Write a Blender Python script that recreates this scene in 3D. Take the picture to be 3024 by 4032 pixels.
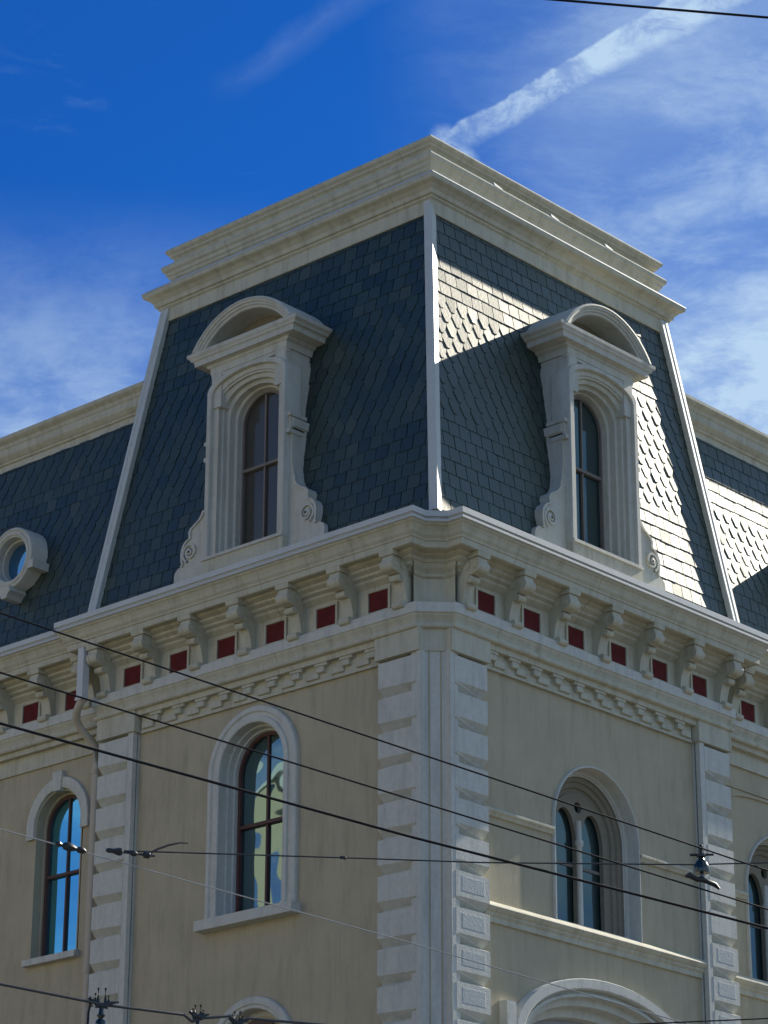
import bpy, bmesh, math, random
from mathutils import Vector
random.seed(7)
S = bpy.context.scene
COL = S.collection
R = math.radians
for o in list(bpy.data.objects): bpy.data.objects.remove(o)

# ------------------------------------------------------------------ camera
YAW, PITCH, ROLL = R(42.2926), R(21.6093), R(0.1775)
fw = Vector((math.cos(YAW)*math.cos(PITCH), math.sin(YAW)*math.cos(PITCH), math.sin(PITCH)))
rt = Vector((math.sin(YAW), -math.cos(YAW), 0)); up = rt.cross(fw)
rt2 = rt*math.cos(ROLL)+up*math.sin(ROLL); up2 = -rt*math.sin(ROLL)+up*math.cos(ROLL)
cd = bpy.data.cameras.new('camera'); cam = bpy.data.objects.new('camera', cd); COL.objects.link(cam)
from mathutils import Matrix
m = Matrix((rt2, up2, -fw)).transposed().to_4x4(); m.translation = Vector((-24.0873, -21.0666, 1.6)); cam.matrix_world = m
cd.sensor_fit = 'VERTICAL'; cd.sensor_height = 36; cd.sensor_width = 27; cd.lens = 98.235
cd.clip_start = .1; cd.clip_end = 4000
S.camera = cam
S.render.resolution_x = 768; S.render.resolution_y = 1024

# ------------------------------------------------------------------ exposure, sun, sky
S.view_settings.view_transform = 'Standard'; S.view_settings.look = 'None'
S.view_settings.gamma = 1; S.view_settings.exposure = 0.56
SUN = Vector((1, -.070, .633)).normalized()
sl = bpy.data.lights.new('sun', 'SUN'); sl.energy = 5.0; sl.angle = R(.5); sl.color = (1, .93, .80)
so = bpy.data.objects.new('sun', sl); COL.objects.link(so)
so.rotation_euler = (-SUN).to_track_quat('-Z', 'Y').to_euler()
W = bpy.data.worlds.new('World'); S.world = W; W.use_nodes = True
nt = W.node_tree; N = nt.nodes; L = nt.links; N.clear()
def nd(t, **k):
    n = N.new(t)
    for a, b in k.items(): setattr(n, a, b)
    return n
def vin(n, d):
    for a, b in d.items(): n.inputs[a].default_value = b
sky = nd('ShaderNodeTexSky', sky_type='NISHITA', sun_disc=False, sun_elevation=math.asin(SUN.z),
         sun_rotation=math.atan2(SUN.x, SUN.y), air_density=1.0, dust_density=0.3, ozone_density=3.0, altitude=50)
hs = nd('ShaderNodeHueSaturation'); vin(hs, {'Saturation': 1.22, 'Value': 1.0}); L.new(sky.outputs[0], hs.inputs['Color'])
tc = nd('ShaderNodeTexCoord')
def math_(op, a, b=None, c=None, clamp=False):
    n = nd('ShaderNodeMath', operation=op, use_clamp=clamp)
    for i, v in enumerate((a, b, c)):
        if v is None: continue
        if isinstance(v, (int, float)): n.inputs[i].default_value = v
        else: L.new(v, n.inputs[i])
    return n.outputs[0]
def dot(v):
    n = nd('ShaderNodeVectorMath', operation='DOT_PRODUCT'); L.new(tc.outputs['Generated'], n.inputs[0]); n.inputs[1].default_value = v
    return n.outputs['Value']
def ramp01(x, a, b):
    n = nd('ShaderNodeMapRange', interpolation_type='SMOOTHSTEP'); L.new(x, n.inputs['Value'])
    vin(n, {'From Min': a, 'From Max': b, 'To Min': 0., 'To Max': 1.}); return n.outputs[0]
def noise(scale, detail=6, rough=.6, rot=None, sc=(1, 1, 1), dist=0.):
    mp = nd('ShaderNodeMapping'); L.new(tc.outputs['Generated'], mp.inputs[0])
    if rot: mp.inputs['Rotation'].default_value = rot
    mp.inputs['Scale'].default_value = sc
    n = nd('ShaderNodeTexNoise'); vin(n, {'Scale': scale, 'Detail': detail, 'Roughness': rough, 'Distortion': dist}); L.new(mp.outputs[0], n.inputs['Vector'])
    return n.outputs['Fac']
c1 = Vector((0.6625, 0.5686, 0.4877)).normalized(); c2 = Vector((0.6951, 0.4917, 0.5245)).normalized()
nrm = c1.cross(c2).normalized(); al = (c2-c1).normalized()
wob = noise(30, 5, .65)
wob2 = noise(9, 2, .5)
d = math_('ADD', dot(nrm), math_('MULTIPLY', math_('SUBTRACT', wob, .5), .012))
t = math_('SUBTRACT', dot(al), c1.dot(al))                      # along the trail, 0 at its start
wid = math_('ADD', math_('MULTIPLY', t, .026), .0050)
band = math_('MULTIPLY', ramp01(math_('DIVIDE', d, wid), -1.0, -.45), ramp01(math_('DIVIDE', d, wid), 1.9, -.3))
d2_ = dot(al)
bl = math_('ADD', math_('POWER', math_('DIVIDE', math_('ADD', t, .004), .009), 2.), math_('POWER', math_('DIVIDE', math_('ADD', d, -.010), .020), 2.))
blob = math_('MULTIPLY', ramp01(math_('SUBTRACT', 1., bl), 0., .8), 1.)
band = math_('MAXIMUM', math_('MULTIPLY', ramp01(band, 0., .8), ramp01(t, -.012, .006)), blob)
trail = math_('MULTIPLY', band, math_('ADD', .20, math_('MULTIPLY', ramp01(noise(50, 8, .70, rot=(.2, .4, .8), sc=(1, 1, 1.7), dist=.4), .34, .66), .60)))
# faint halo above the trail
halo = math_('SUBTRACT', 1., math_('DIVIDE', math_('ABSOLUTE', math_('ADD', d, -.012)), .035), None, True)
halo = math_('MULTIPLY', math_('MULTIPLY', halo, ramp01(t, .0, .05)), .16)
# thin cirrus sheets, thicker to the right and lower down
cir = ramp01(math_('ADD', math_('MULTIPLY', noise(7, 8, .62, rot=(.3, .2, .6), sc=(1, 1, 2.1), dist=.6), .7), math_('MULTIPLY', noise(26, 8, .7, rot=(.5, .1, .9), sc=(1, 1, 2.6), dist=.4), .3)), .41, .66)
rgt = Vector((0.74, -.67, 0)).normalized()
side = ramp01(dot(rgt), .07, .20)
low = ramp01(dot(Vector((0, 0, 1))), .475, .375)
cov = math_('MULTIPLY', cir, math_('ADD', math_('MULTIPLY', side, .50), math_('MULTIPLY', low, .55)), None, True)
wisp = math_('MULTIPLY', ramp01(noise(16, 8, .6, rot=(0, .5, .9), sc=(1, 1, 3.4), dist=.3), .58, .82), .12)
haze = math_('MULTIPLY', math_('ADD', math_('MULTIPLY', low, .26), math_('MULTIPLY', side, .20)), 1.)
# second, faint streak at the top of the view
e1 = Vector((.6007, .6213, .5032)).normalized(); e2 = Vector((.6209, .5791, .5283)).normalized(); n2 = e1.cross(e2).normalized(); a2 = (e2-e1).normalized()
dd2 = math_('ADD', dot(n2), math_('MULTIPLY', math_('SUBTRACT', wob, .5), .016))
st2 = math_('MULTIPLY', math_('SUBTRACT', 1., math_('DIVIDE', math_('ABSOLUTE', dd2), .007), None, True), ramp01(math_('SUBTRACT', dot(a2), e1.dot(a2)), -.012, .02))
f = math_('MAXIMUM', math_('MAXIMUM', trail, halo), math_('MULTIPLY', math_('MULTIPLY', st2, noise(60, 6, .7)), .13))
f = math_('ADD', f, math_('MULTIPLY', math_('ADD', cov, wisp), math_('SUBTRACT', 1., f)))
f = math_('ADD', f, haze, None, True)
f = math_('MINIMUM', f, .92)
tint = nd('ShaderNodeMix', data_type='RGBA', blend_type='MULTIPLY'); tint.inputs[0].default_value = 1.
L.new(hs.outputs[0], tint.inputs[6]); tint.inputs[7].default_value = (.17, .75, 1.50, 1)
mix = nd('ShaderNodeMix', data_type='RGBA'); L.new(f, mix.inputs[0]); L.new(tint.outputs[2], mix.inputs[6])
mix.inputs[7].default_value = (7.2, 9.6, 12.2, 1)
bg = nd('ShaderNodeBackground'); bg.inputs['Strength'].default_value = .0505; L.new(mix.outputs[2], bg.inputs[0])
wo = nd('ShaderNodeOutputWorld'); L.new(bg.outputs[0], wo.inputs[0])

# ------------------------------------------------------------------ materials
def mat(name, col, rough=.7, var=.06, scale=6., bump=.0, bscale=60., dirt=None, dirtamt=.0, spec=.5, metal=0., island=0., streak=False, ior=1.5, tex='Object'):
    mt = bpy.data.materials.new(name); mt.use_nodes = True; t = mt.node_tree; n = t.nodes; l = t.links
    p = n['Principled BSDF']; p.inputs['Roughness'].default_value = rough; p.inputs['Specular IOR Level'].default_value = spec
    p.inputs['Metallic'].default_value = metal; p.inputs['IOR'].default_value = ior
    geo = n.new('ShaderNodeNewGeometry')
    nz = n.new('ShaderNodeTexNoise'); nz.inputs['Scale'].default_value = scale; nz.inputs['Detail'].default_value = 6; nz.inputs['Roughness'].default_value = .65
    l.new(geo.outputs['Position'], nz.inputs['Vector'])
    hv = n.new('ShaderNodeHueSaturation'); hv.inputs['Color'].default_value = (*col, 1)
    mr = n.new('ShaderNodeMapRange'); mr.inputs['From Min'].default_value = .25; mr.inputs['From Max'].default_value = .75
    mr.inputs['To Min'].default_value = 1-var; mr.inputs['To Max'].default_value = 1+var; l.new(nz.outputs[0], mr.inputs[0])
    v = mr.outputs[0]
    if island:
        mi = n.new('ShaderNodeMapRange'); mi.inputs['To Min'].default_value = 1-island; mi.inputs['To Max'].default_value = 1+island
        l.new(geo.outputs['Random Per Island'], mi.inputs[0])
        mm = n.new('ShaderNodeMath'); mm.operation = 'MULTIPLY'; l.new(v, mm.inputs[0]); l.new(mi.outputs[0], mm.inputs[1]); v = mm.outputs[0]
        ms = n.new('ShaderNodeMapRange'); ms.inputs['To Min'].default_value = rough-.07; ms.inputs['To Max'].default_value = rough+.07
        l.new(geo.outputs['Random Per Island'], ms.inputs[0]); l.new(ms.outputs[0], p.inputs['Roughness'])
    l.new(v, hv.inputs['Value']); c = hv.outputs[0]
    if dirt:
        n2 = n.new('ShaderNodeTexNoise'); n2.inputs['Scale'].default_value = 2.2; n2.inputs['Detail'].default_value = 9; n2.inputs['Roughness'].default_value = .7
        mp = n.new('ShaderNodeMapping'); mp.inputs['Scale'].default_value = (3, 3, .45) if streak else (1, 1, 1)
        l.new(geo.outputs['Position'], mp.inputs[0]); l.new(mp.outputs[0], n2.inputs['Vector'])
        m2 = n.new('ShaderNodeMapRange'); m2.inputs['From Min'].default_value = .48; m2.inputs['From Max'].default_value = .75; m2.inputs['To Max'].default_value = dirtamt
        l.new(n2.outputs[0], m2.inputs[0])
        mx = n.new('ShaderNodeMix'); mx.data_type = 'RGBA'; l.new(m2.outputs[0], mx.inputs[0]); l.new(c, mx.inputs[6]); mx.inputs[7].default_value = (*dirt, 1); c = mx.outputs[2]
    l.new(c, p.inputs['Base Color'])
    if bump:
        nb = n.new('ShaderNodeTexNoise'); nb.inputs['Scale'].default_value = bscale; nb.inputs['Detail'].default_value = 5; l.new(geo.outputs['Position'], nb.inputs['Vector'])
        bp = n.new('ShaderNodeBump'); bp.inputs['Strength'].default_value = bump; bp.inputs['Distance'].default_value = .01
        l.new(nb.outputs[0], bp.inputs['Height']); l.new(bp.outputs[0], p.inputs['Normal'])
    return mt
def glass(name, base, refl, rough=.02, wob=.0, tint=(.9, .97, 1)):
    mt = bpy.data.materials.new(name); mt.use_nodes = True; t = mt.node_tree; n = t.nodes; l = t.links
    p = n['Principled BSDF']; p.inputs['Roughness'].default_value = .4; p.inputs['Base Color'].default_value = (*base, 1); p.inputs['Specular IOR Level'].default_value = .2
    geo = n.new('ShaderNodeNewGeometry'); nz = n.new('ShaderNodeTexNoise'); nz.inputs['Scale'].default_value = 1.6; nz.inputs['Detail'].default_value = 1
    l.new(geo.outputs['Position'], nz.inputs['Vector'])
    bp = n.new('ShaderNodeBump'); bp.inputs['Strength'].default_value = 1; bp.inputs['Distance'].default_value = wob; l.new(nz.outputs[0], bp.inputs['Height'])
    g = n.new('ShaderNodeBsdfGlossy'); g.inputs['Roughness'].default_value = rough; g.inputs['Color'].default_value = (*tint, 1)
    if wob: l.new(bp.outputs[0], g.inputs['Normal'])
    fr = n.new('ShaderNodeFresnel'); fr.inputs['IOR'].default_value = 1.5
    ad = n.new('ShaderNodeMath'); ad.operation = 'ADD'; ad.use_clamp = True; l.new(fr.outputs[0], ad.inputs[0]); ad.inputs[1].default_value = refl
    mx = n.new('ShaderNodeMixShader'); l.new(ad.outputs[0], mx.inputs[0]); l.new(p.outputs[0], mx.inputs[1]); l.new(g.outputs[0], mx.inputs[2])
    l.new(mx.outputs[0], n['Material Output'].inputs[0]); return mt
M_wall = mat('stucco_beige', (.485, .425, .295), .9, .09, 1.6, .35, 60, (.30, .265, .18), .62, spec=.25, streak=True)
M_quoin = mat('painted_stone', (.59, .59, .52), .8, .09, 14, .35, 45, (.35, .36, .33), .6, spec=.3, streak=True)
M_trim = mat('cream_trim', (.54, .515, .395), .7, .09, 7, .22, 60, (.29, .255, .165), .65, spec=.3, streak=True)
M_dorm = mat('dormer_paint', (.55, .54, .455), .62, .08, 9, .2, 60, (.33, .31, .23), .6, spec=.35, streak=True)
def joints(mt, pitch, w):      # fine butt joints between the lengths of moulding
    t = mt.node_tree; n = t.nodes; l = t.links; p = n['Principled BSDF']; src = p.inputs['Base Color'].links[0].from_socket
    g = n.new('ShaderNodeNewGeometry'); sp = n.new('ShaderNodeSeparateXYZ'); l.new(g.outputs['Position'], sp.inputs[0]); res = []
    for i, off in ((0, .63), (1, .71)):
        a = n.new('ShaderNodeMath'); a.operation = 'ADD'; a.inputs[1].default_value = off+20*pitch; l.new(sp.outputs[i], a.inputs[0])
        m1 = n.new('ShaderNodeMath'); m1.operation = 'MODULO'; m1.inputs[1].default_value = pitch; l.new(a.outputs[0], m1.inputs[0])
        c = n.new('ShaderNodeMath'); c.operation = 'LESS_THAN'; c.inputs[1].default_value = w; l.new(m1.outputs[0], c.inputs[0]); res.append(c.outputs[0])
    mx = n.new('ShaderNodeMath'); mx.operation = 'MAXIMUM'; l.new(res[0], mx.inputs[0]); l.new(res[1], mx.inputs[1])
    k = n.new('ShaderNodeMath'); k.operation = 'MULTIPLY'; k.inputs[1].default_value = .45; l.new(mx.outputs[0], k.inputs[0])
    m = n.new('ShaderNodeMix'); m.data_type = 'RGBA'; l.new(k.outputs[0], m.inputs[0]); l.new(src, m.inputs[6]); m.inputs[7].default_value = (.12, .10, .07, 1); l.new(m.outputs[2], p.inputs['Base Color'])
joints(M_trim, 1.62, .009)
M_gut = mat('gutter_metal', (.56, .57, .53), .42, .05, 12, .1, 30, (.38, .37, .33), .35, spec=.5)
M_hip = mat('hip_metal', (.56, .58, .52), .38, .05, 10, .1, 30, (.36, .36, .33), .3, spec=.6)
M_slate = mat('slate', (.010, .032, .031), .48, .16, 12, .22, 28, spec=.72, island=.26, ior=1.62)
M_slate.node_tree.nodes['Principled BSDF'].inputs['Specular Tint'].default_value = (1., .96, .78, 1)
def odd_slates():
    t = M_slate.node_tree; n = t.nodes; l = t.links; p = n['Principled BSDF']; src = p.inputs['Base Color'].links[0].from_socket
    g = n.new('ShaderNodeNewGeometry'); c = n.new('ShaderNodeMapRange'); c.inputs['From Min'].default_value = .93; c.inputs['From Max'].default_value = .97; l.new(g.outputs['Random Per Island'], c.inputs[0])
    w = n.new('ShaderNodeTexNoise'); w.inputs['Scale'].default_value = .8; w.inputs['Detail'].default_value = 7; l.new(g.outputs['Position'], w.inputs['Vector'])
    r = n.new('ShaderNodeMapRange'); r.inputs['From Min'].default_value = .52; r.inputs['From Max'].default_value = .72; r.inputs['To Max'].default_value = .7; l.new(w.outputs[0], r.inputs[0])
    a = n.new('ShaderNodeMix'); a.data_type = 'RGBA'; l.new(c.outputs[0], a.inputs[0]); l.new(src, a.inputs[6]); a.inputs[7].default_value = (.026, .050, .048, 1)
    b = n.new('ShaderNodeMix'); b.data_type = 'RGBA'; l.new(r.outputs[0], b.inputs[0]); l.new(a.outputs[2], b.inputs[6]); b.inputs[7].default_value = (.018, .042, .034, 1)
    l.new(b.outputs[2], p.inputs['Base Color'])
odd_slates()
M_under = mat('slate_underlay', (.012, .014, .016), .8, spec=.2)
M_red = mat('red_panel', (.115, .014, .014), .8, .28, 9, .1, 40, spec=.25)
M_pipe = mat('pipe_paint', (.52, .46, .36), .6, .05, 8, spec=.4)
M_lead = mat('pipe_head_paint', (.58, .59, .58), .5, .05, 8, spec=.4)
M_sash = mat('sash_paint', (.20, .17, .145), .55, .1, 20, spec=.4)
M_sashr = mat('sash_brown', (.10, .045, .038), .55, .1, 20, spec=.4)
M_trac = mat('tracery_stone', (.24, .215, .16), .8, .1, 12, .2, 40, (.2, .18, .15), .4, spec=.25)
M_tymp = mat('tympanum_stone', (.36, .36, .36), .85, .1, 10, .3, 40, (.2, .2, .2), .5, spec=.2)
M_wire = mat('wire_rubber', (.010, .010, .012), .55, .1, 20, spec=.25)
M_trol = mat('trolley_bronze', (.05, .05, .045), .35, .1, 20, spec=.6)
M_wirep = mat('pale_cable', (.40, .40, .37), .4, .1, 20, spec=.6)
M_iron = mat('dark_iron', (.018, .022, .022), .45, .2, 30, spec=.6)
M_copper = mat('trolley_copper', (.06, .035, .03), .45, .2, 30, spec=.6)
M_porc = mat('insulator_glaze', (.014, .03, .026), .18, .1, 30, spec=.8)
G_dark = glass('pane_dark', (.050, .044, .034), .01, .04, .004, (.8, .85, .8))
G_mid = glass('pane_dark_green', (.010, .022, .024), .03, .03, .004, (.6, .95, 1.))
G_sky = glass('pane_sky', (.01, .05, .09), .62, .02, .0, (.30, .85, 1.))
G_wave = glass('pane_wavy', (.012, .03, .032), .20, .02, .008, (.60, .92, 1.))
G_blue = glass('pane_round', (.01, .04, .10), .35, .03, .0, (.25, .6, 1.))

# ------------------------------------------------------------------ mesh helpers
class MB:
    """collects faces in local facade coordinates (s along the facade from the corner, o outwards, z up)"""
    def __init__(s): s.v = []; s.f = []
    def add(s, vs, fs):
        b = len(s.v); s.v += [tuple(q) for q in vs]; s.f += [tuple(i+b for i in q) for q in fs]; return s
    def box(s, s0, s1, o0, o1, z0, z1):
        return s.add([(a, b, c) for a in (s0, s1) for b in (o0, o1) for c in (z0, z1)],
                     [(0, 1, 3, 2), (4, 6, 7, 5), (0, 4, 5, 1), (2, 3, 7, 6), (0, 2, 6, 4), (1, 5, 7, 3)])
    def prism_s(s, prof, s0, s1):            # profile (o,z) extruded along s
        n = len(prof)
        return s.add([(s0, o, z) for o, z in prof]+[(s1, o, z) for o, z in prof],
                     [tuple(range(n)), tuple(range(2*n-1, n-1, -1))]+[(i, (i+1) % n, n+(i+1) % n, n+i) for i in range(n)])
    def prism_o(s, prof, o0, o1):            # profile (s,z) extruded along o
        n = len(prof)
        return s.add([(a, o0, z) for a, z in prof]+[(a, o1, z) for a, z in prof],
                     [tuple(range(n)), tuple(range(2*n-1, n-1, -1))]+[(i, (i+1) % n, n+(i+1) % n, n+i) for i in range(n)])
    def strip(s, rows, close=False):         # rows of equal length point lists
        n = len(rows[0]); b = []
        for r in rows: b += list(r)
        fs = []
        for i in range(len(rows)-1):
            for j in range(n if close else n-1):
                k = (j+1) % n; fs.append((i*n+j, i*n+k, (i+1)*n+k, (i+1)*n+j))
        return s.add(b, fs)
    def block(s, s0, s1, o0, o1, z0, z1, c):  # box whose outer face is chamfered by c
        return s.add([(s0, o0, z0), (s1, o0, z0), (s1, o0, z1), (s0, o0, z1), (s0+c*.3, o1, z0+c), (s1-c*.3, o1, z0+c), (s1-c*.3, o1, z1-c*.5), (s0+c*.3, o1, z1-c*.5)],
                     [(0, 1, 2, 3), (4, 7, 6, 5), (0, 4, 5, 1), (1, 5, 6, 2), (2, 6, 7, 3), (3, 7, 4, 0)])
    def quoin(s, s0, s1, o0, o1, z0, z1):     # deep raking bevel underneath, small one on top, rounded inner end
        e = .035
        return s.add([(s0, o0, z0), (s1, o0, z0), (s1, o0, z1), (s0, o0, z1), (s0, o1, z0+.075), (s0+e, o1, z0+.092), (s1, o1, z0+.092), (s1, o1, z1-.038), (s0, o1, z1-.038)],
                     [(0, 3, 2, 1), (4, 5, 6, 7, 8), (0, 1, 6, 5, 4), (1, 2, 7, 6), (2, 3, 8, 7), (3, 0, 4, 8)])
    def build(s, name, m, parent=None, side=None, smooth=None, off=0.):
        me = bpy.data.meshes.new(name)
        if side == 'L': v = [(-(o-off), a, z) for a, o, z in s.v]
        elif side == 'R': v = [(a, -(o-off), z) for a, o, z in s.v]
        else: v = s.v
        me.from_pydata(v, [], s.f); me.materials.append(m)
        b = bmesh.new(); b.from_mesh(me); bmesh.ops.recalc_face_normals(b, faces=b.faces); b.to_mesh(me); b.free()
        if len(s.f) == 1 and side:       # single sheets (panes): face outwards
            ax = 0 if side == 'L' else 1
            if me.polygons[0].normal[ax] > 0: me.flip_normals()
        if smooth: me.shade_smooth(); me.set_sharp_from_angle(angle=R(smooth))
        o = bpy.data.objects.new(name, me); COL.objects.link(o)
        if parent: o.parent = parent
        return o
def empty(name, loc=(0, 0, 0), parent=None):
    o = bpy.data.objects.new(name, None); COL.objects.link(o); o.location = loc
    if parent: o.parent = parent
    return o
def tag(o, label, cat, group=None):
    o['label'] = label; o['category'] = cat
    if group: o['group'] = group
    return o
def arch(c, half, z0, zs, rise, n=22):
    p = [(c-half, z0), (c-half, zs)]
    for i in range(1, n): a = math.pi*(1-i/n); p.append((c+half*math.cos(a), zs+rise*math.sin(a)))
    return p+[(c+half, zs), (c+half, z0)]
def at_o(pl, o): return [(a, o, z) for a, z in pl]
def pointed(c, half, z0, zs, rise, n=10):
    p = [(c-half, z0), (c-half, zs)]
    for i in range(1, n+1): u = i/n; p.append((c-half+half*(u**1.7), zs+rise*math.sin(u*math.pi/2)))
    for i in range(n-1, -1, -1): u = i/n; p.append((c+half-half*(u**1.7), zs+rise*math.sin(u*math.pi/2)))
    return p+[(c+half, z0)]
def plate(loops, o0, o1, name, m, parent, side, off=0.):
    """flat plate with holes: loops are (s,z) outlines, the first one outermost"""
    cu = bpy.data.curves.new('tmp', 'CURVE'); cu.dimensions = '2D'; cu.fill_mode = 'BOTH'; cu.extrude = abs(o1-o0)/2
    for lp in loops:
        sp = cu.splines.new('POLY'); sp.points.add(len(lp)-1); sp.use_cyclic_u = True
        for q, (a, z) in zip(sp.points, lp): q.co = (a, z, 0, 1)
    ob = bpy.data.objects.new('tmp', cu); COL.objects.link(ob)
    me = bpy.data.meshes.new_from_object(ob.evaluated_get(bpy.context.evaluated_depsgraph_get()))
    bpy.data.objects.remove(ob); bpy.data.curves.remove(cu)
    b = MB(); mid = (o0+o1)/2; b.add([(v.co.x, v.co.z+mid, v.co.y) for v in me.vertices], [tuple(p.vertices) for p in me.polygons])
    bpy.data.meshes.remove(me)
    return b.build(name, m, parent, side, off=off)
def tube(pts, r, n=8):
    b = MB(); rows = []
    P = [Vector(p) for p in pts]
    for i, p in enumerate(P):
        d = (P[min(i+1, len(P)-1)]-P[max(i-1, 0)]).normalized()
        u = d.cross(Vector((0, 0, 1)))
        if u.length < .01: u = Vector((1, 0, 0))
        u.normalize(); w = d.cross(u)
        rr = r[i] if isinstance(r, (list, tuple)) else r
        rows.append([tuple(p+u*rr*math.cos(2*math.pi*k/n)+w*rr*math.sin(2*math.pi*k/n)) for k in range(n)])
    b.strip(rows, True); b.f.append(tuple(range(n))); b.f.append(tuple(len(b.v)-n+k for k in range(n)))
    return b

# ------------------------------------------------------------------ ground, streets
def sheet(name, x0, x1, y0, y1, z, m, th=0.):
    b = MB()
    if th: b.box(x0, x1, y0, y1, z-th, z)
    else: b.add([(x0, y0, z), (x1, y0, z), (x1, y1, z), (x0, y1, z)], [(0, 1, 2, 3)])
    o = b.build(name, m); o['kind'] = 'structure'; return o
M_ground = mat('ground_concrete', (.14, .125, .09), .9, .1, .4, spec=.2)
M_road = mat('asphalt', (.055, .055, .055), .85, .15, 2, .3, 80, spec=.3)
M_walk = mat('sidewalk_concrete', (.24, .215, .16), .9, .08, 3, .2, 50, spec=.2)
sheet('ground', -600, 600, -600, 600, -.004, M_ground)
sheet('road', -17, -3.6, -500, 500, .002, M_road)
sheet('road', -3.6, 400, -17, -3.6, .002, M_road)
sheet('sidewalk', -3.6, 40, -3.6, .3, .14, M_walk, .15)
sheet('sidewalk', -3.6, .3, .3, 40, .14, M_walk, .15)
sheet('sidewalk', -20.5, -17, -60, 60, .14, M_walk, .15)

# ------------------------------------------------------------------ the corner building
B = tag(empty('corner_building'), 'cream stucco corner building with slate mansard roof, white dormers and bracketed cornice', 'building')
PL = 5.75; RW = .18; END = 26.
def ring(o, z, n=.43, c=.24, end=END):
    return [(RW-o, end, z), (RW-o, PL+o, z), (-o, PL+o, z), (-o, -o+n, z), (-o+c, -o+n, z), (-o+n, -o+c, z), (-o+n, -o, z), (PL+o, -o, z), (PL+o, RW-o, z), (end, RW-o, z)]
def loft(name, prof, m, **k):
    b = MB(); b.strip([ring(o, z, **k) for o, z in prof]); return b.build(name, m, B)

# walls, one plate per facade with its openings cut out
CW = 3.04
LW = arch(CW, .585, 9.70, 11.61, .595)
LD = arch(2.98, .63, 0.19, 7.9, .63)
plate([[(.10, 0), (PL, 0), (PL, 13.05), (.10, 13.05)], LW, LD], -.30, 0., 'pavilion_wall', M_wall, B, 'L')
RWI = arch(3.045, .858, 9.54, 10.80, .858)
RD = arch(3.1, 1.60, .19, 8.05, .70)
plate([[(.10, 0), (PL, 0), (PL, 13.05), (.10, 13.05)], RWI, RD], -.30, 0., 'pavilion_wall', M_wall, B, 'R')
WW = arch(6.94, .482, 9.78, 11.62, .482)
plate([[(PL-.02, 0), (END, 0), (END, 13.05), (PL-.02, 13.05)], WW], -.30, 0., 'wing_wall', M_wall, B, 'L', off=RW)
WR = arch(7.40, .858, 9.54, 10.80, .858)
plate([[(PL-.02, 0), (END, 0), (END, 13.05), (PL-.02, 13.05)], WR], -.30, 0., 'wing_wall', M_wall, B, 'R', off=RW)
# closed core so that nothing shines through
core = MB(); core.box(.62, END, .62, 12, 0, 13.9); core.box(.62, 12, 12.0, END, 0, 13.9); core.build('inner_core', M_under, B)

# cornice, from the gutter down
loft('gutter', [(.10, 14.22), (.56, 14.16), (.60, 14.15), (.60, 14.075), (.575, 14.075), (.572, 14.066), (.605, 14.032), (.605, 14.01), (.57, 14.0)], M_gut)
loft('cornice', [(.57, 14.0), (.565, 13.985), (.545, 13.97), (.52, 13.925), (.505, 13.88), (.48, 13.85), (.475, 13.825), (.46, 13.82), (.46, 13.745), (.44, 13.735), (.43, 13.745), (.34, 13.745),
                 (.335, 13.715), (.27, 13.69), (.265, 13.66), (.21, 13.63), (.205, 13.60), (.155, 13.575), (.15, 13.545), (.12, 13.52), (.08, 13.485), (.08, 13.10)], M_trim)
loft('frieze_ledge', [(.08, 13.10), (.20, 13.095), (.205, 13.09), (.205, 12.966), (.185, 12.96)], M_quoin, n=.34, c=.03)
loft('cornice_band', [(.16, 12.965), (.20, 12.965), (.19, 12.955), (.185, 12.935), (.165, 12.90), (.15, 12.86), (.15, 12.835), (.185, 12.825), (.185, 12.79), (.17, 12.775), (.12, 12.77), (.115, 12.70), (.0, 12.70)], M_trim, n=.34, c=.03)

def bracket(s, side, off=0.):
    b = MB(); w = .085
    b.prism_s([(.08, 13.745), (.455, 13.743), (.455, 13.71), (.44, 13.68), (.08, 13.675)], s-w-.03, s+w+.03)
    prof = [(.08, 13.675), (.42, 13.675), (.43, 13.62), (.42, 13.55), (.385, 13.495), (.33, 13.475), (.275, 13.475), (.26, 13.44), (.225, 13.38), (.195, 13.30), (.175, 13.22), (.165, 13.15), (.165, 13.10), (.08, 13.10)]
    b.prism_s(prof, s-w, s+w)
    def drum(o, z, r, w):
        n = 14; A = [(s-w, o+r*math.cos(2*math.pi*k/n), z+r*math.sin(2*math.pi*k/n)) for k in range(n)]
        Bq = [(s+w, q[1], q[2]) for q in A]; b.strip([A, Bq], True); b.f.append(tuple(len(b.v)-2*n+k for k in range(n))); b.f.append(tuple(len(b.v)-n+k for k in range(n)))
    drum(.375, 13.565, .080, w+.014); drum(.375, 13.565, .035, w+.026); drum(.275, 13.425, .046, w-.012); drum(.215, 13.095, .046, w-.002); drum(.23, 13.60, .06, w+.010)
    return b.build('bracket', M_trim, B, side, 40, off)
def panel(s, side, off=0.):
    e = MB(); w, z0, z1 = .20, 13.14, 13.455
    for a in ((s-w, s+w, z1-.035, z1), (s-w, s-w+.035, z0, z1-.035), (s+w-.035, s+w, z0, z1-.035), (s-w+.035, s+w-.035, z0, z0+.02)):
        e.box(a[0], a[1], .06, .105, a[2], a[3])
    f = e.build('panel_frame', M_trim, B, side, off=off)
    MB().box(s-.158, s+.158, .03, .088, 13.17, 13.415).build('red_panel', M_red, f, side, off=off)
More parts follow.
